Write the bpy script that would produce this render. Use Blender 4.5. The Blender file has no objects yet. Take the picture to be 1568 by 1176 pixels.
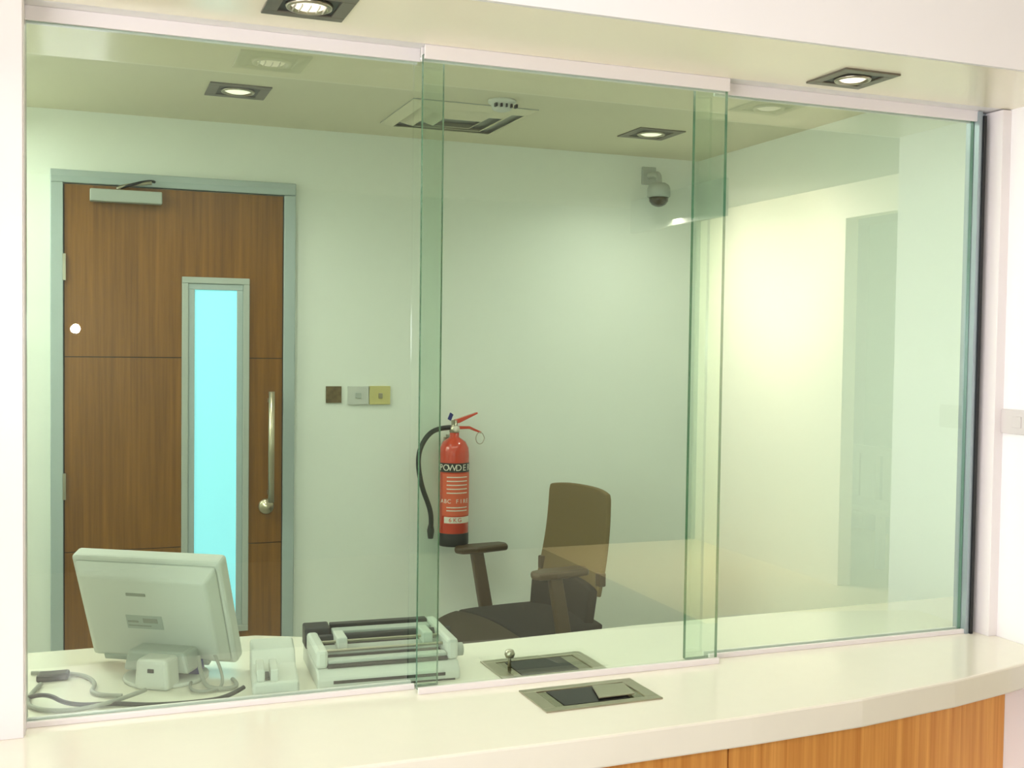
import bpy, bmesh, math
from mathutils import Vector, Matrix, Euler
sc=bpy.context.scene
sc.view_settings.view_transform='Standard'
COL=sc.collection
# ---------------- materials ----------------
def newmat(name):
    m=bpy.data.materials.new(name); m.use_nodes=True
    nt=m.node_tree; b=nt.nodes['Principled BSDF']; return m,nt,b
def lin(c):
    return tuple(((x/255)/12.92 if x/255<=.04045 else ((x/255+.055)/1.055)**2.4) for x in c)+(1,)
def mat(name,rgb,rough=.5,metal=0,noise=.04,scale=8,spec=.5,bump=0,coat=0):
    m,nt,b=newmat(name); c=lin(rgb)
    b.inputs['Roughness'].default_value=rough; b.inputs['Metallic'].default_value=metal
    b.inputs['Specular IOR Level'].default_value=spec
    b.inputs['Coat Weight'].default_value=coat
    tc=nt.nodes.new('ShaderNodeTexCoord'); n=nt.nodes.new('ShaderNodeTexNoise'); n.inputs['Scale'].default_value=scale
    n.inputs['Detail'].default_value=4
    nt.links.new(tc.outputs['Object'],n.inputs['Vector'])
    r=nt.nodes.new('ShaderNodeMix'); r.data_type='RGBA'
    r.inputs['A'].default_value=tuple(x*(1-noise) for x in c[:3])+(1,); r.inputs['B'].default_value=tuple(min(1,x*(1+noise)) for x in c[:3])+(1,)
    nt.links.new(n.outputs['Fac'],r.inputs['Factor']); nt.links.new(r.outputs['Result'],b.inputs['Base Color'])
    if bump:
        bp=nt.nodes.new('ShaderNodeBump'); bp.inputs['Strength'].default_value=bump; bp.inputs['Distance'].default_value=.002
        n2=nt.nodes.new('ShaderNodeTexNoise'); n2.inputs['Scale'].default_value=scale*25
        nt.links.new(tc.outputs['Object'],n2.inputs['Vector']); nt.links.new(n2.outputs['Fac'],bp.inputs['Height']); nt.links.new(bp.outputs['Normal'],b.inputs['Normal'])
    return m
def wood(name,c1,c2,rough=.4,sx=40,sz=1.2):
    m,nt,b=newmat(name); tc=nt.nodes.new('ShaderNodeTexCoord'); mp=nt.nodes.new('ShaderNodeMapping')
    mp.inputs['Scale'].default_value=(sx,sx,sz)
    n=nt.nodes.new('ShaderNodeTexNoise'); n.inputs['Scale'].default_value=1.5; n.inputs['Detail'].default_value=8; n.inputs['Roughness'].default_value=.65
    cr=nt.nodes.new('ShaderNodeValToRGB'); cr.color_ramp.elements[0].position=.3; cr.color_ramp.elements[1].position=.7
    cr.color_ramp.elements[0].color=lin(c1); cr.color_ramp.elements[1].color=lin(c2)
    nt.links.new(tc.outputs['Object'],mp.inputs['Vector']); nt.links.new(mp.outputs['Vector'],n.inputs['Vector']); nt.links.new(n.outputs['Fac'],cr.inputs['Fac'])
    nt.links.new(cr.outputs['Color'],b.inputs['Base Color']); b.inputs['Roughness'].default_value=rough
    return m
def emis(name,rgb,s):
    m,nt,b=newmat(name); b.inputs['Base Color'].default_value=lin(rgb); b.inputs['Emission Color'].default_value=lin(rgb); b.inputs['Emission Strength'].default_value=s
    return m
def glassmat(name,tint,ior=1.5,rough=0):
    m=bpy.data.materials.new(name); m.use_nodes=True; nt=m.node_tree; nt.nodes.clear()
    o=nt.nodes.new('ShaderNodeOutputMaterial'); mx=nt.nodes.new('ShaderNodeMixShader'); t=nt.nodes.new('ShaderNodeBsdfTransparent'); g=nt.nodes.new('ShaderNodeBsdfGlossy'); f=nt.nodes.new('ShaderNodeFresnel')
    geo=nt.nodes.new('ShaderNodeNewGeometry')
    t.inputs['Color'].default_value=tint+(1,); g.inputs['Roughness'].default_value=rough; g.inputs['Color'].default_value=(.97,1,.98,1)
    f.inputs['IOR'].default_value=ior
    # both surfaces of the sheet lumped into the outward facing one
    mul=nt.nodes.new('ShaderNodeMath'); mul.operation='MULTIPLY'; sub=nt.nodes.new('ShaderNodeMath'); sub.operation='SUBTRACT'; sub.inputs[0].default_value=1
    nt.links.new(geo.outputs['Backfacing'],sub.inputs[1]); nt.links.new(f.outputs['Fac'],mul.inputs[0]); nt.links.new(sub.outputs[0],mul.inputs[1])
    nt.links.new(mul.outputs[0],mx.inputs['Fac']); nt.links.new(t.outputs[0],mx.inputs[1]); nt.links.new(g.outputs[0],mx.inputs[2]); nt.links.new(mx.outputs[0],o.inputs['Surface'])
    return m
M={}
M['wall_in']=mat('wall_paint_inside',(238,241,230),.6,noise=.015,scale=3)
M['ceil_in']=mat('ceiling_paint_inside',(224,218,190),.7,noise=.015)
M['wall_out']=mat('wall_paint_lobby',(238,234,233),.45,noise=.01)
M['ceil_out']=mat('ceiling_paint_lobby',(150,150,146),.6,noise=.01)
M['soffit']=mat('soffit_paint',(254,245,222),.22,noise=.01)
M['corian']=mat('solid_surface_counter',(238,232,216),.12,noise=.015,scale=30)
M['alu_w']=mat('white_aluminium',(232,224,222),.3,noise=.01)
M['alu']=mat('grey_aluminium',(160,172,176),.35,.6,noise=.03)
M['frame_door']=mat('door_frame_paint',(172,184,180),.4,.1,noise=.03)
M['steel']=mat('brushed_steel',(176,170,150),.28,.9,noise=.08,scale=20)
M['dark']=mat('dark_recess',(22,18,16),.4)
M['trim']=mat('downlight_trim_grey',(112,105,92),.35,.4)
M['black']=mat('black_plastic',(18,18,18),.45)
M['fabric_b']=mat('black_fabric',(16,17,19),.9,bump=.6,scale=40)
M['taupe']=mat('taupe_mesh_fabric',(116,96,56),.8,bump=.5,scale=60)
M['taupe_d']=mat('taupe_seat_tone',(58,48,32),.8,bump=.5,scale=60)
M['taupe_p']=mat('taupe_plastic',(74,56,32),.4)
M['beige']=mat('beige_plastic',(206,208,198),.45,noise=.02)
M['beige2']=mat('grey_beige_plastic',(174,180,170),.5,noise=.02)
M['red']=mat('red_enamel',(204,56,22),.25,coat=.5)
M['label_w']=mat('label_white',(230,220,205),.5)
M['label_o']=mat('label_orange',(222,92,56),.5)
M['blue']=mat('blue_plastic',(30,40,120),.4)
M['brass']=mat('satin_nickel',(196,186,160),.3,.8)
M['wood_door']=wood('door_veneer',(108,68,20),(144,96,36),.35)
M['wood_panel']=wood('zebrano_panel',(204,130,54),(240,176,94),.35,sx=45,sz=.8)
M['floor']=mat('floor_vinyl',(166,164,152),.5)
M['lob_c']=mat('lobby_carpet',(150,146,130),.9)
M['lob_t']=mat('lobby_tile',(236,220,176),.3)
M['lob_w']=mat('lobby_wall_cream',(250,242,214),.5,noise=.01)
M['lob_b']=mat('lobby_wall_far',(100,104,96),.5,noise=.01)
M['lob_d']=mat('corridor_wall',(120,140,132),.5)
M['glass']=glassmat('tinted_green_glass',(.915,.98,.935),2.25)
M['glass_edge']=mat('glass_edge_green',(60,104,76),.15)
M['cyan']=emis('frosted_cyan_glass_glow',(146,226,240),.72)  # emission brightens the pane; its light is put into the colour
M['lamp']=emis('lamp_lens',(255,246,225),.9)
M['lampoff']=mat('lamp_reflector',(210,205,190),.2,.3)
M['smoke']=mat('smoked_dome',(70,58,40),.08,coat=1)
M['cable_g']=mat('grey_cable',(150,152,140),.5)
M['yellowp']=mat('aged_plate',(206,196,130),.5)
M['socket']=mat('socket_plate',(206,198,196),.45)
M['pattern']=mat('brown_label',(110,92,60),.5,noise=.7,scale=60)
M['shiny']=mat('polished_steel',(150,142,120),.08,1,noise=.02)
# ---------------- mesh helpers ----------------
def link(o,parent=None):
    COL.objects.link(o)
    if parent: o.parent=parent
    return o
def empty(name,loc=(0,0,0),rot=(0,0,0)):
    e=bpy.data.objects.new(name,None); e.location=loc; e.rotation_euler=rot; e.empty_display_size=.05; COL.objects.link(e); return e
def fin(bm,name,m,parent=None,loc=(0,0,0),rot=(0,0,0),smooth=False,bev=0,seg=2):
    me=bpy.data.meshes.new(name); bmesh.ops.recalc_face_normals(bm,faces=bm.faces[:]); bm.to_mesh(me); bm.free()
    o=bpy.data.objects.new(name,me); me.materials.append(M[m] if isinstance(m,str) else m)
    o.location=loc; o.rotation_euler=rot; link(o,parent)
    if smooth:
        for p in me.polygons: p.use_smooth=True
    if bev:
        md=o.modifiers.new('b','BEVEL'); md.width=bev; md.segments=seg; md.limit_method='ANGLE'; md.angle_limit=math.radians(40)
    return o
def addbox(bm,x0,x1,y0,y1,z0,z1):
    vs=[bm.verts.new((x,y,z)) for x in (x0,x1) for y in (y0,y1) for z in (z0,z1)]
    for f in ((0,1,3,2),(4,6,7,5),(0,4,5,1),(2,3,7,6),(0,2,6,4),(1,5,7,3)): bm.faces.new([vs[i] for i in f])
def box(name,x0,x1,y0,y1,z0,z1,m,parent=None,bev=0,**k):
    bm=bmesh.new(); addbox(bm,x0,x1,y0,y1,z0,z1); return fin(bm,name,m,parent,bev=bev,**k)
def boxes(name,L,m,parent=None,bev=0,**k):
    bm=bmesh.new()
    for b in L: addbox(bm,*b)
    return fin(bm,name,m,parent,bev=bev,**k)
def frame_xy(a,b,fa,fb,z0,z1):
    return [(-a,a,-b,-b+fb,z0,z1),(-a,a,b-fb,b,z0,z1),(-a,-a+fa,-b+fb,b-fb,z0,z1),(a-fa,a,-b+fb,b-fb,z0,z1)]
def frame_xz(x0,x1,z0,z1,f,y0,y1):
    return [(x0,x1,y0,y1,z0,z0+f),(x0,x1,y0,y1,z1-f,z1),(x0,x0+f,y0,y1,z0+f,z1-f),(x1-f,x1,y0,y1,z0+f,z1-f)]
def prism(name,pts,a0,a1,m,parent=None,axis='z',bev=0,**k):
    """extrude polygon pts along axis. z: pts=(x,y); y: pts=(x,z); x: pts=(y,z)"""
    bm=bmesh.new()
    def P(p,a): return {'z':(p[0],p[1],a),'y':(p[0],a,p[1]),'x':(a,p[0],p[1])}[axis]
    A=[bm.verts.new(P(p,a0)) for p in pts]; B=[bm.verts.new(P(p,a1)) for p in pts]
    bm.faces.new(A); bm.faces.new(B[::-1]); n=len(pts)
    for i in range(n): bm.faces.new((A[i],A[(i+1)%n],B[(i+1)%n],B[i]))
    return fin(bm,name,m,parent,bev=bev,**k)
def lathe(name,prof,m,parent=None,seg=40,axis='z',**k):
    bm=bmesh.new(); rings=[]
    for r,h in prof:
        ring=[]
        for i in range(seg):
            a=2*math.pi*i/seg
            v=(r*math.cos(a),r*math.sin(a),h)
            if axis=='y': v=(v[0],h,v[1])
            ring.append(bm.verts.new(v))
        rings.append(ring)
    for a,b in zip(rings,rings[1:]):
        for i in range(seg): bm.faces.new((a[i],a[(i+1)%seg],b[(i+1)%seg],b[i]))
    bm.faces.new(rings[0]); bm.faces.new(rings[-1])
    o=fin(bm,name,m,parent,**k)
    for p in o.data.polygons: p.use_smooth=len(p.vertices)==4
    return o
def tube(name,pts,r,m,parent=None,cyclic=False):
    cu=bpy.data.curves.new(name,'CURVE'); cu.dimensions='3D'; cu.bevel_depth=r; cu.bevel_resolution=4; cu.resolution_u=10; cu.use_fill_caps=True
    s=cu.splines.new('NURBS'); s.points.add(len(pts)-1)
    for p,q in zip(s.points,pts): p.co=tuple(q)+(1,)
    s.order_u=min(3,len(pts)); s.use_endpoint_u=True; s.use_cyclic_u=cyclic
    o=bpy.data.objects.new(name,cu); cu.materials.append(M[m]); link(o,parent); return o
def text(name,s,size,m,parent,loc,rot,ext=.0008,sx=1):
    cu=bpy.data.curves.new(name,'FONT'); cu.body=s; cu.size=size; cu.extrude=ext; cu.align_x='CENTER'; cu.align_y='CENTER'
    o=bpy.data.objects.new(name,cu); cu.materials.append(M[m]); o.location=loc; o.rotation_euler=rot; o.scale=(sx,1,1); link(o,parent); return o
ZC=.9; ZT=2.0823; W=1.9925; D=2.1; ZCI=2.33
# ---------------- inner room ----------------
XR=2.5; XL=-.9
box('floor',XL-.1,XR+.1,0,D+.1,-.1,0,'floor')
box('wall_back',XL-.1,XR+.1,D,D+.1,0,2.7,'wall_in')
box('wall_left',XL-.1,XL,0.05,D,0,2.7,'wall_in')
box('wall_right',XR,XR+.1,0.05,D,0,2.7,'wall_in')
box('ceiling',XL,XR,0.05,D,ZCI,ZCI+.08,'ceil_in')
# partition wall that carries the glazing
box('wall_partition_left',-3,-.004,-.05,.05,0,2.7,'wall_out')
box('wall_partition_right',2.06,5.5,-.05,.05,0,2.7,'wall_out')
box('wall_partition_header',-.004,2.06,-.05,.05,ZT+.012,2.7,'wall_out')
box('wall_partition_base',-.004,2.06,-.06,.05,0,.845,'wall_in')
box('wall_pier_side',2.045,2.3,-.325,-.05,0,ZT+.012,'wall_out')
# soffit outside
box('soffit',-3,2.3,-.325,-.05,ZT+.012,2.7,'soffit')
box('trim_soffit_fascia',-3,2.3,-.335,-.325,ZT+.012,2.7,'wall_out')
# lobby
box('floor_lobby_carpet',-3,3.35,-6,-.06,-.1,0,'lob_c')
box('floor_lobby_tile',3.35,6.5,-6,-.06,-.1,0,'lob_t')
box('ceiling_lobby',-3,6.5,-6,-.06,2.62,2.72,'ceil_out')
boxes('wall_lobby_left',[(-3.1,-3,-6,-4.9,0,2.7),(-3.1,-3,-.9,0,0,2.7),(-3.1,-3,-4.9,-.9,0,.15),(-3.1,-3,-4.9,-.9,2.4,2.7)],'wall_out')
g=empty('fill_window')  # added window-shaped fill light, unseen, brightens soffit and walls
M['fill_glow']=emis('fill_pane',(248,247,252),7.6)
box('fill_pane',-3.06,-3.05,-4.88,-.92,.17,2.38,'fill_glow',g)
boxes('fill_mullions',[(-3.05,-3.0,-4.9+i*.98,-4.86+i*.98,.15,2.4) for i in range(5)]+[(-3.05,-3.0,-4.9,-.9,.15,.19),(-3.05,-3.0,-4.9,-.9,2.36,2.4)],'alu_w',g)
box('wall_lobby_back',-3,6.5,-6.0,-5.9,0,2.7,'lob_b')
boxes('wall_lobby_right',[(4.7,4.8,-5.9,-4.0,0,2.62),(4.7,4.8,-4.0,-.06,2.4,2.62),(4.7,4.8,-2.0,-.06,0,2.4)],'lob_w')
box('wall_corridor',6.4,6.5,-5.9,-.06,0,2.7,'lob_d')
g=empty('white_bench'); boxes('seat',[(5.3,5.65,-5.2,-4.3,.38,.43)],'beige',g,bev=.01); boxes('legs',[(x,x+.05,y,y+.05,0,.38) for x in (5.32,5.58) for y in (-5.15,-4.4)],'beige',g); boxes('back_slats',[(5.62,5.66,-5.2,-5.02,.43,.8),(5.62,5.66,-4.95,-4.78,.43,.8),(5.62,5.66,-4.7,-4.5,.43,.8),(5.62,5.66,-5.2,-4.5,.76,.82)],'beige',g)
# ---------------- counter ----------------
front=[(-1.2,-.356),(.9,-.358),(1.2,-.35),(1.45,-.335),(1.7,-.300),(1.88,-.262),(2.045,-.218)]
inner=[(2.06,.30),(1.3,.29),(.9,.262),(.78,.262),(.6,.40),(.45,.47),(-.89,.48)]
g=empty('reception_counter')
prism('slab',front+[(2.045,-.05),(2.059,-.05)]+[(2.059,.05),(2.3,.05),(2.3,.30)]+inner[1:]+[(-.89,.06),(-.004,.05),(-.004,-.052),(-1.2,-.052)],ZC-.055,ZC,'corian',g,bev=.004)
box('wood_panel_a',-1.2,1.318,-.085,-.062,.0,ZC-.056,'wood_panel',g)
box('wood_panel_b',1.322,2.044,-.085,-.062,.0,ZC-.056,'wood_panel',g)
# ---------------- glazing ----------------
YM=-.035
def pane(name,x0,x1,y,z0,z1,t=.010):
    g=empty(name); bm=bmesh.new(); addbox(bm,x0,x1,y-t/2,y+t/2,z0,z1)
    o=fin(bm,'pane','glass',g); o.data.materials.append(M['glass_edge'])
    for p in o.data.polygons:
        if abs(p.normal.y)<.5: p.material_index=1
    return g
pane('window_1',.006,.725,0,ZC+.002,ZT)
pane('window_2',.674,1.316,YM,ZC+.006,ZT-.004)
pane('window_3',1.262,1.985,0,ZC+.002,ZT)
g=empty('trim_1')
boxes('tracks',[(-.004,.676,-.014,-.008,ZT-.012,ZT+.012),(-.004,.676,.008,.014,ZT-.012,ZT+.012),
 (.674,1.316,YM-.014,YM-.008,ZT-.014,ZT+.012),(.674,1.316,YM+.008,YM+.014,ZT-.014,ZT+.012),
 (1.314,1.99,-.014,-.008,ZT-.012,ZT+.012),(1.314,1.99,.008,.014,ZT-.012,ZT+.012),
 (-.004,.676,-.016,-.008,ZC,ZC+.010),(-.004,.676,.008,.014,ZC,ZC+.010),
 (.674,1.316,YM-.016,YM-.008,ZC,ZC+.012),(1.314,1.99,-.016,-.008,ZC,ZC+.010),(1.314,1.99,.008,.014,ZC,ZC+.010)],'alu_w',g,bev=.001)
boxes('jamb',[(-.06,.004,-.062,-.05,ZC,ZT+.01),(-.004,.006,-.05,.03,ZC,ZT+.01)],'alu_w',g,bev=.001)
boxes('jamb_right',[(2.02,2.06,-.055,.05,ZC,ZT+.01)],'alu_w',g,bev=.001)
boxes('jamb_channel',[(1.986,1.996,-.02,.02,ZC,ZT+.01),(1.996,2.02,-.004,.02,ZC,ZT+.01)],'alu',g)
boxes('jamb_gasket',[(1.9965,2.004,-.024,-.006,ZC,ZT)],'black',g)
# ---------------- cash trays ----------------
def tray(name,cx,cy,wx,wy,rot):
    g=empty(name,(cx,cy,ZC),(0,0,rot)); a,b=wx/2,wy/2; f=.026
    boxes('rim',frame_xy(a,b,f,f*.7,0,.003),'steel',g,bev=.0008)
    bm=bmesh.new(); x0,x1,y0,y1=-a+f,a-f,-b+f*.7,b-f*.7
    n=16; vs=[]
    for i in range(n+1):
        t=i/n; x=x0+(x1-x0)*t; z=.0012+.0006*math.sin(math.pi*t)
        vs.append((bm.verts.new((x,y0,z)),bm.verts.new((x,y1,z))))
    for p,q in zip(vs,vs[1:]): bm.faces.new((p[0],q[0],q[1],p[1]))
    fin(bm,'scoop','shiny',g,smooth=True)
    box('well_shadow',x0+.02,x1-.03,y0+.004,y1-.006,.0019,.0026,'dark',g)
    return g
g=tray('cash_tray',.975,-.155,.235,.13,.02)
prism('lid_flap',[(.0,-.036),(.075,-.036),(.085,.03),(.02,.034)],.0045,.007,'steel',g,bev=.0008)
g=tray('cash_tray',.965,.045,.225,.14,.02)
lathe('knob_stem',[(.004,0),(.003,.015),(.003,.02)],'steel',g,loc=(-.068,.018,.002))
lathe('knob',[(.001,.016),(.008,.018),(.011,.025),(.008,.033),(.001,.035)],'steel',g,loc=(-.068,.018,.002))
# ---------------- downlights ----------------
def downlight(x,y,z,s,lens='lamp',rot=0,kind=0):
    g=empty('recessed_downlight',(x,y,z),(0,0,rot)); a=s/2; f=s*.17
    boxes('trim_frame',frame_xy(a,a,f,f,-.004,0),'trim',g,bev=.001)
    box('recess_plate',-a+f,a-f,-a+f,a-f,-.0015,-.0003,'dark',g)  # flat dark plate painted as the shaded depth of the recess
    r=s*.27
    lathe('lamp_ring',[(r*.82,-.001),(r*.86,-.007),(r,-.007),(r*1.05,-.002)],'steel',g)
    lathe('lamp_lens',[(r*.83,-.0016),(r*.6,-.006),(r*.25,-.008),(.0005,-.0085)],lens,g)
    if kind:
        boxes('reflector_ribs',[(r*.8*math.sin(i*.5)-.0008,r*.8*math.sin(i*.5)+.0008,-r*.5,r*.5,-.009,-.005) for i in (-2,-1,0,1,2)],'lampoff',g)
    return g
ZS=ZT+.012
downlight(.435,-.2,ZS,.135,kind=1)
downlight(1.535,-.152,ZS,.13)
downlight(.54,1.56,ZCI,.185)
downlight(2.03,1.64,ZCI,.185)
def lamp(name,kind,loc,energy,color=(1,.9,.75),**k):
    l=bpy.data.lights.new(name,kind); l.energy=energy; l.color=color
    for a,b in k.items(): setattr(l,a,b)
    o=bpy.data.objects.new(name,l); o.location=loc; COL.objects.link(o); return o
for i,(x,y,z,e) in enumerate([(.435,-.2,ZS,4),(1.535,-.152,ZS,4),(.54,1.56,ZCI,20),(2.03,1.64,ZCI,20)]):
    lamp('downlight_beam','SPOT',(x,y,z-.012),e,spot_size=math.radians(150),spot_blend=1,shadow_soft_size=.03,color=(1,.97,.9))
# fill panels added to brighten the rooms, outside the direct view
def fill_panel(name,x0,x1,y0,y1,z,strength,color=(255,244,225)):
    g=empty(name); boxes('housing',[(x0-.02,x1+.02,y0-.02,y1+.02,z-.03,z)],'alu_w',g,bev=.003)
    box('diffuser',x0,x1,y0,y1,z-.036,z-.0301,emis('fill_panel_glow',color,strength),g)
fill_panel('inner_fill_panel',.1,1.8,.6,.82,ZCI,7.5,(252,255,244))  # unseen panel added to light the inner room
fill_panel('inner_fill_panel',-.8,-.35,.9,1.95,ZCI,13,(252,255,244))  # second unseen panel, added to graze the back wall
fill_panel('lobby_fill_panel',-.9,2.6,-1.7,-1.0,2.62,1.6,(255,242,232))  # added lobby fill, kept clear of the reflection
fill_panel('corridor_fill_panel',5.3,5.9,-4.4,-3.4,2.62,4,(240,255,250))  # added glow so the bench shows in the reflection
# added lamp with housing, brightens the lobby side wall for its reflection
g=empty('wall_fill_light'); boxes('housing',[(3.84,3.88,-5.45,-4.1,2.38,2.62)],'lob_b',g,bev=.004)
l=lamp('wall_fill_lamp','AREA',(3.9,-4.75,2.46),120,color=(1,.93,.80),shape='RECTANGLE',size=.12,size_y=1.1)
l.rotation_euler=Vector((.8,0,-1.2)).to_track_quat('-Z','Y').to_euler(); l.parent=None
# ceiling diffuser
g=empty('air_diffuser',(1.285,1.645,ZCI),(0,0,0))
s=.215
for i,k in enumerate((1,.74,.48)):
    bm=bmesh.new(); a=s*k; b=s*(k-.17)
    o_=[bm.verts.new((x*a,y*a,-.004)) for x,y in ((-1,-1),(1,-1),(1,1),(-1,1))]
    n_=[bm.verts.new((x*b,y*b,-.018-.004*i)) for x,y in ((-1,-1),(1,-1),(1,1),(-1,1))]
    for j in range(4): bm.faces.new((o_[j],o_[(j+1)%4],n_[(j+1)%4],n_[j]))
    o=fin(bm,'vane_%d'%(i+1),'ceil_in',g); md=o.modifiers.new('s','SOLIDIFY'); md.thickness=.002
box('plenum',-s,s,-s,s,-.003,-.0005,'beige2',g)
g=empty('smoke_detector',(1.34,1.35,ZCI)); lathe('base',[(.045,0),(.045,-.008),(.036,-.014),(.03,-.03),(.02,-.034),(.001,-.035)],'beige',g)
boxes('slots',[(-.034+.017*i,-.028+.017*i,-.037,-.02,-.027,-.016) for i in range(5)],'dark',g)
# ---------------- door ----------------
g=empty('door_1')
fx0,fx1,fz=-.015,.812,2.125; lx0,lx1,lz=.03,.766,2.077
boxes('frame',[(fx0,lx0-.004,D-.03,D,0,lz+.004),(lx1+.004,fx1,D-.03,D,0,lz+.004),(fx0,fx1,D-.03,D,lz+.004,fz)],'frame_door',g,bev=.003)
boxes('frame_stop',[(lx0-.004,lx0,D-.02,D,0,lz),(lx1,lx1+.004,D-.02,D,0,lz)],'black',g)
vx0,vx1,vz0,vz1=.414,.648,.50,1.775
L=[]
for z0,z1 in ((.004,.815),(.818,1.488),(1.491,lz)):
    L.append((lx0,vx0+.01,D-.022,D-.001,z0,z1)); L.append((vx1-.01,lx1,D-.022,D-.001,z0,z1))
L+= [(vx0+.01,vx1-.01,D-.022,D-.001,.004,vz0+.01),(vx0+.01,vx1-.01,D-.022,D-.001,vz1-.01,lz)]
boxes('leaf',L,'wood_door',g)
box('leaf_core',lx0,lx1,D-.017,D-.0005,.004,lz,'dark',g)
f=.022
boxes('vision_frame_outer',frame_xz(vx0,vx1,vz0,vz1,f,D-.032,D-.018),'beige2',g,bev=.002)
boxes('vision_frame_inner',frame_xz(vx0+f,vx1-f,vz0+f,vz1-f,f,D-.027,D-.018),'frame_door',g,bev=.002)
box('vision_glass',vx0+2*f,vx1-2*f,D-.022,D-.018,vz0+2*f,vz1-2*f,'cyan',g)
lathe('pull_bar',[(.011,0),(.011,.40)],'brass',g,loc=(.722,D-.07,.97),seg=20)
boxes('pull_standoffs',[(.715,.729,D-.07,D-.02,1.33,1.345),(.715,.729,D-.07,D-.02,.995,1.01)],'brass',g)
lathe('lock_rose',[(.028,0),(.028,-.006),(.022,-.012),(.012,-.013),(.011,-.03),(.001,-.031)],'brass',g,axis='y',loc=(.711,D-.022,.95))
boxes('hinges',[(lx0-.006,lx0+.004,D-.034,D-.02,z,z+.09) for z in (1.75,1.0,.3)],'steel',g)
boxes('closer_body',[(.11,.345,D-.065,D-.022,2.02,2.062)],'beige2',g,bev=.004)
tube('closer_arm_a',[(.20,D-.05,2.066),(.20,D-.05,2.078),(.31,D-.07,2.09)],.006,'steel',g)
tube('closer_arm_b',[(.21,D-.05,2.07),(.30,D-.09,2.10),(.32,D-.03,2.10)],.005,'black',g)
# ---------------- wall plates ----------------
g=empty('light_switch'); box('plate',1.013,1.093,D-.009,D,1.318,1.388,'beige',g,bev=.002); box('rocker',1.043,1.063,D-.013,D-.009,1.343,1.363,'beige2',g,bev=.001)
g=empty('key_switch'); box('plate',1.097,1.177,D-.010,D,1.318,1.388,'yellowp',g,bev=.002); box('key_slot',1.131,1.146,D-.014,D-.010,1.342,1.362,'brass',g,bev=.001)
g=empty('wall_label'); box('plate',.932,.99,D-.006,D,1.325,1.387,'pattern',g)
g=empty('wall_socket'); box('plate',2.038,2.0449,-.15,-.055,1.365,1.42,'socket',g,bev=.002); box('rocker',2.036,2.038,-.115,-.09,1.38,1.405,'socket',g,bev=.0008)
# ---------------- dome camera ----------------
g=empty('security_camera',(2.262,D-.095,2.162)); g.scale=(.9,.9,.9)
lathe('housing',[(.03,.055),(.045,.045),(.052,.03),(.052,-.005),(.046,-.01)],'beige2',g)
lathe('dome',[(.045,-.01),(.042,-.028),(.03,-.043),(.015,-.05),(.001,-.052)],'smoke',g)
tube('arm',[(0,0,.05),(0,0,.09),(0,.03,.10),(0,.095,.10)],.014,'beige2',g); box('wall_plate',-.035,.035,.092,.105,.06,.14,'beige2',g,bev=.003)
# ---------------- fire extinguisher ----------------
ex,ey=1.413,D-.072
g=empty('fire_extinguisher',(ex,ey,0))
R=.058
lathe('cylinder',[(R*.9,.81),(R,.822),(R,1.13),(R*.95,1.155),(R*.75,1.178),(R*.4,1.192),(.018,1.196),(.018,1.215)],'red',g)
lathe('base_skirt',[(R*.98,.782),(R*1.01,.79),(R*1.01,.83),(R,.832)],'black',g)
def band(name,z0,z1,a0,a1,m,r=R+.0006):
    bm=bmesh.new(); n=24; vs=[]
    for i in range(n+1):
        a=math.radians(a0+(a1-a0)*i/n); vs.append((bm.verts.new((r*math.cos(a),r*math.sin(a),z0)),bm.verts.new((r*math.cos(a),r*math.sin(a),z1))))
    for p,q in zip(vs,vs[1:]): bm.faces.new((p[0],q[0],q[1],p[1]))
    fin(bm,name,m,g,smooth=True)
band('label_band',1.065,1.10,180,360,'black')
band('label_body',.90,1.06,205,345,'label_o')
band('label_footer',.872,.896,215,330,'label_w')
def ring_text(s,z,size,m,step,a_mid=258,r=R+.0012):
    n=len(s)
    for i,ch in enumerate(s):
        a=math.radians(a_mid+(i-(n-1)/2)*step)
        text('letter',ch,size,m,g,(r*math.cos(a),r*math.sin(a),z),(math.pi/2,0,a+math.pi/2),ext=.0004)
ring_text('POWDER',1.082,.034,'label_w',24)
ring_text('ABC FIRE',.955,.022,'label_w',15)
ring_text('6KG',.884,.022,'red',18)
for z in (1.045,1.03,1.015,1.0,.985,.93,.918): band('label_line',z,z+.004,225,310,'label_w',R+.001)
lathe('valve',[(.016,1.21),(.02,1.215),(.02,1.235),(.012,1.24),(.012,1.26)],'steel',g)
prism('lever_top',[(-.01,1.245),(.0,1.262),(.09,1.29),(.092,1.284),(.02,1.25)],-.008,.008,'red',g,axis='y',bev=.001)
prism('lever_bottom',[(-.015,1.225),(-.015,1.238),(.06,1.236),(.108,1.214),(.104,1.208),(.058,1.226)],-.009,.009,'red',g,axis='y',bev=.001)
tube('safety_ring',[(.10+.018*math.cos(t),-.012,1.19+.024*math.sin(t)) for t in [i*.7854 for i in range(8)]],.0018,'steel',g,cyclic=True)
lathe('gauge',[(.012,0),(.012,-.012),(.001,-.013)],'label_w',g,axis='y',loc=(0,-.018,1.228),seg=20)
prism('tamper_tag',[(-.03,1.265),(-.018,1.258),(-.008,1.282),(-.02,1.29)],-.012,-.006,'blue',g,axis='y')
tube('hose',[(-.015,0,1.232),(-.07,-.01,1.232),(-.12,-.02,1.20),(-.155,-.03,1.13),(-.14,-.03,1.02),(-.10,-.02,.93),(-.09,-.01,.88),(-.09,0,.84)],.0095,'black',g)
lathe('nozzle',[(.010,0),(.014,.03),(.010,.05)],'black',g,loc=(-.09,0,.81),seg=20)
boxes('wall_bracket',[(-.02,.02,.05,.0719,1.14,1.19),(-.01,.01,.0,.0719,1.19,1.2)],'steel',g)
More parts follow.
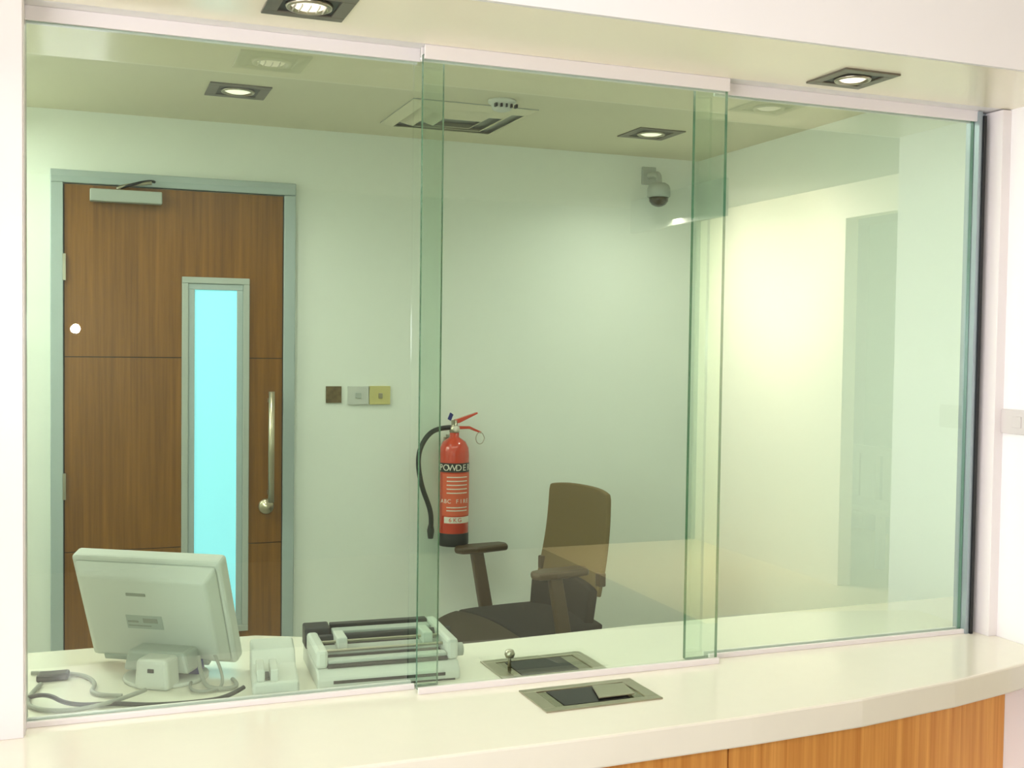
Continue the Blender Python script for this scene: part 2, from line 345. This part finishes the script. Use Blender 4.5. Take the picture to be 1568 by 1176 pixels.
# ---------------- office chair ----------------
chx,chy=1.585,1.71; face=math.radians(180+11)
g=empty('office_chair',(chx,chy,0),(0,0,face))
def slab_grid(name,fn,nu,nv,th,m,**k):
    bm=bmesh.new(); G=[[bm.verts.new(fn(i/nu,j/nv)) for j in range(nv+1)] for i in range(nu+1)]
    for i in range(nu):
        for j in range(nv): bm.faces.new((G[i][j],G[i+1][j],G[i+1][j+1],G[i][j+1]))
    o=fin(bm,name,m,g,smooth=True); md=o.modifiers.new('s','SOLIDIFY'); md.thickness=th; md.offset=0
    md=o.modifiers.new('b','BEVEL'); md.width=min(.01,th*.3); md.segments=3; md.limit_method='ANGLE'
    return o
def backf(u,v):
    z=.655+.375*v; s=(u-.5)*2
    w=.200-.012*v-.006*max(0,v-.94)/.06
    z-= .012*abs(s)**3*v
    return (-.215-.048*v+.03*s*s-.012*math.sin(math.pi*v), s*w, z)
slab_grid('backrest',backf,16,18,.02,'taupe')
def lumb(u,v):
    s=(u-.5)*2; z=.525+.175*v-.02*s*s
    return (-.178-.02*v+.03*s*s, s*(.185+.01*v), z)
slab_grid('lower_back_pad',lumb,14,8,.035,'fabric_b')
def seatf(u,v):
    s=(v-.5)*2; x=-.20+.50*u; w=.235*(1-.30*max(0,u-.55)**1.5*2.4-.12*(1-u)**3)
    z=.535+.012*math.cos(s*1.2)-.04*(max(0,u-.7)/.3)**2-.01*s*s
    return (x,s*w,z)
slab_grid('seat_cushion',lambda u,v:seatf(u*.70,v),14,14,.06,'fabric_b')
slab_grid('seat_front',lambda u,v:seatf(.70+u*.30,v),10,14,.058,'taupe_d')  # front of the seat in a browner tone
def pan(u,v):
    x,y,z=seatf(u,v); return (x*.98,y*.97,z-.042)
slab_grid('seat_pan',pan,14,10,.02,'taupe_p')
for sy in (-1,1):
    n='left' if sy>0 else 'right'
    y=sy*.265
    prism('arm_post_'+n,[(-.03,.50),(.025,.50),(.075,.76),(.025,.765)],y-.012,y+.012,'taupe_p',g,axis='y',bev=.005)
    prism('arm_pad_'+n,[(-.07,y-.035),(.07,y-.045),(.13,y-.03),(.145,y),(.13,y+.03),(.07,y+.045),(-.07,y+.035),(-.085,y)],.762,.788,'taupe_p',g,bev=.01,seg=3)
    prism('arm_bracket_'+n,[(-.03,.47),(.025,.47),(.025,.53),(-.03,.53)],min(sy*.1,y+.012*sy),max(sy*.1,y+.012*sy),'black',g,axis='y',bev=.004)
    boxes('lumbar_lever_'+n,[(-.215,-.185,sy*.187-.012,sy*.187+.016,.69,.74)],'taupe_p',g,bev=.005)
prism('back_support',[(-.02,.44),(-.02,.48),(-.19,.49),(-.225,.56),(-.24,.80),(-.265,.80),(-.255,.54),(-.2,.45)],-.035,.035,'black',g,axis='y',bev=.005)
lathe('gas_lift',[(.05,.48),(.05,.42),(.026,.41),(.026,.22),(.032,.22),(.032,.09)],'black',g)
for i in range(5):
    a=i*2*math.pi/5+.3; c,s_=math.cos(a),math.sin(a)
    o=prism('base_leg_%d'%(i+1),[(0,-.03),(.29,-.018),(.30,0),(.29,.018),(0,.03)],.07,.105,'black',g,bev=.008); o.rotation_euler=(0,0,a)
    o=lathe('caster_%d'%(i+1),[(.008,-.022),(.028,-.022),(.03,-.014),(.03,.014),(.028,.022),(.008,.022)],'black',g,axis='y',seg=24); o.location=(.28*c,.28*s_,.0305); o.rotation_euler=(0,0,a+.6)
    tube('caster_stem_%d'%(i+1),[(.28*c,.28*s_,.03),(.28*c,.28*s_,.08)],.006,'black',g)
# ---------------- monitor (seen from behind) ----------------
g=empty('computer_monitor',(.245,.23,ZC),(0,0,math.radians(-31)))
h=empty('head',(-.026,.002,.120),(math.radians(21),math.radians(0),0)); h.parent=g
prism('bezel',[(-.154,-.112),(.154,-.112),(.154,.120),(-.154,.120)],.0,.034,'beige',h,axis='y',bev=.008,seg=3)
bm=bmesh.new()
A=[bm.verts.new(p) for p in ((-.147,0,-.104),(.147,0,-.104),(.147,0,.113),(-.147,0,.113))]
B=[bm.verts.new(p) for p in ((-.128,-.028,-.087),(.130,-.028,-.087),(.130,-.028,.090),(-.128,-.028,.094))]
bm.faces.new(B)
bm.faces.new(A)
for i in range(4): bm.faces.new((A[i],A[(i+1)%4],B[(i+1)%4],B[i]))
fin(bm,'rear_shell','beige',h,bev=.006,seg=3)
box('screen',-.14,.14,.0342,.0348,-.095,.108,'black',h)
box('rating_label',-.045,.03,-.0288,-.0282,-.02,.010,'beige2',h)
boxes('rating_label_print',[(-.042,-.02,-.0294,-.0289,-.006,-.002),(-.042,.005,-.0294,-.0289,-.014,-.012),(-.010,.02,-.0294,-.0289,-.006,.004)],'cable_g',h)
box('maker_badge',-.035,.005,-.0292,-.0282,.054,.060,'cable_g',h)
boxes('port_recess',[(-.11,.11,-.029,-.016,-.097,-.085)],'beige2',h,bev=.002)
box('video_plug',.075,.10,-.055,-.028,-.102,-.082,'blue',h,bev=.002)
prism('stand_neck',[(-.012,.0),(.058,.0),(.054,.058),(-.008,.058)],-.105,-.055,'beige',g,axis='y',bev=.008,seg=3)
prism('stand_neck_upper',[(-.06,.02),(.075,.02),(.065,.06),(-.05,.06)],-.058,.0,'beige2',g,axis='y',bev=.006)
prism('stand_base',[(.01+.08*math.cos(t),-.02+.08*math.sin(t)) for t in [i*math.pi/12 for i in range(24)]],0,.008,'beige',g,bev=.003)
box('neck_screw',.017,.029,-.107,-.104,.034,.041,'dark',g)
# ---------------- dot matrix printer ----------------
g=empty('dot_matrix_printer',(.645,.125,ZC),(0,0,math.radians(-3)))
w=.138
prism('body_lower',[(-.10,.0),(.11,.0),(.11,.035),(-.085,.035),(-.10,.02)],-w,w,'beige',g,axis='x',bev=.004)
boxes('side_cheeks',[(-w,-w+.022,-.085,.06,.035,.07),(w-.022,w,-.085,.11,.035,.075)],'beige',g,bev=.006)
prism('sprocket_cover',[(.06,.035),(.11,.035),(.11,.078),(.07,.074)],-w-.002,-w+.05,'black',g,axis='x',bev=.004)
boxes('carriage_bay',[(-w+.022,w-.022,-.085,.105,.0352,.042)],'black',g)
boxes('platen_cover',[(-w+.052,w-.022,.055,.085,.055,.070),(-w+.022,w-.022,-.03,.01,.045,.055),(-w+.022,w-.022,-.082,-.06,.042,.050)],'beige2',g,bev=.003)
boxes('paper_entry',[(-w+.052,w-.022,.088,.107,.045,.076)],'black',g,bev=.002)
tube('platen_roller',[(-w+.02,.03,.06),(w+.012,.03,.06)],.011,'black',g)
tube('paper_bail',[(-w+.02,-.01,.066),(w-.02,-.01,.066)],.003,'steel',g)
tube('guide_rod',[(-w+.02,-.045,.058),(w-.02,-.045,.058)],.003,'steel',g)
boxes('tractor_units',[(-.09,-.07,-.03,.03,.055,.078),(.08,.10,-.03,.03,.055,.078)],'beige',g,bev=.003)
boxes('front_slot',[(-w+.03,w-.03,-.1012,-.097,.010,.016)],'dark',g)
boxes('front_feet_shadow_line',[(-w+.01,w-.01,-.1006,-.098,.0,.003)],'dark',g)
lathe('platen_knob',[(.013,0),(.013,.014),(.001,.015)],'beige2',g,loc=(w+.003,-.05,.045),rot=(0,math.pi/2,0),seg=20)
# ---------------- card terminal ----------------
g=empty('card_terminal',(.434,.118,ZC),(0,0,math.radians(-6)))
prism('body',[(-.10,0),(.09,0),(.09,.062),(.03,.056),(.0,.035),(-.10,.028)],-.042,.042,'beige',g,axis='x',bev=.006,seg=3)
boxes('slot_guide',[(-.034,-.020,-.095,-.02,.028,.05),(-.010,.004,-.095,-.02,.028,.05)],'beige',g,bev=.002)
box('slot',-.019,-.011,-.09,-.02,.029,.032,'dark',g)
# power adaptor + cables
g=empty('power_adaptor',(.04,.26,ZC)); prism('brick',[(-.03,-.016),(.026,-.016),(.03,.016),(-.026,.016)],0,.014,'black',g,bev=.004)
g=empty('cable_bundle')
z=ZC+.005
tube('black_cable',[(.0,.14,z),(.03,.10,z+.02),(.07,.07,z),(.15,.06,z),(.2,.03,z),(.28,.02,z),(.34,.03,z),(.37,.05,z+.01)],.004,'black',g)
tube('grey_cable_1',[(.02,.22,z),(-.01,.12,z),(.03,.05,z),(.12,.04,z),(.2,.09,z+.01)],.004,'cable_g',g)
tube('grey_cable_2',[(.3,.17,z+.04),(.3,.12,z),(.33,.08,z),(.37,.09,z),(.36,.14,z)],.004,'cable_g',g)
tube('grey_cable_3',[(.33,.19,z+.04),(.35,.10,z),(.30,.07,z),(.27,.11,z),(.30,.2,z)],.003,'cable_g',g)
tube('grey_cable_4',[(.0,.3,z),(.08,.28,z),(.12,.2,z),(.1,.12,z),(.16,.1,z)],.004,'cable_g',g)
# ---------------- camera & flash ----------------
yaw,pitch,roll=0.3655,0.0351,0.0133
f=Vector((math.sin(yaw)*math.cos(pitch),math.cos(yaw)*math.cos(pitch),-math.sin(pitch)))
r0=Vector((math.cos(yaw),-math.sin(yaw),0)); u0=r0.cross(f)
r=r0*math.cos(roll)+u0*math.sin(roll); u=-r0*math.sin(roll)+u0*math.cos(roll)
cam=bpy.data.cameras.new('camera'); co=bpy.data.objects.new('camera',cam); COL.objects.link(co)
mw=Matrix((( r.x,u.x,-f.x,.099),(r.y,u.y,-f.y,-2.0153),(r.z,u.z,-f.z,1.55),(0,0,0,1))); co.matrix_world=mw
cam.sensor_width=36; cam.lens=1704.8/1568*36; cam.clip_start=.01
sc.camera=co
lamp('camera_flash','POINT',(.065,-2.03,1.585),42,color=(.98,1,1),shadow_soft_size=.014)
w=bpy.data.worlds.new('World'); sc.world=w; w.use_nodes=True; w.node_tree.nodes['Background'].inputs[0].default_value=(.9,.95,1,1); w.node_tree.nodes['Background'].inputs[1].default_value=.15
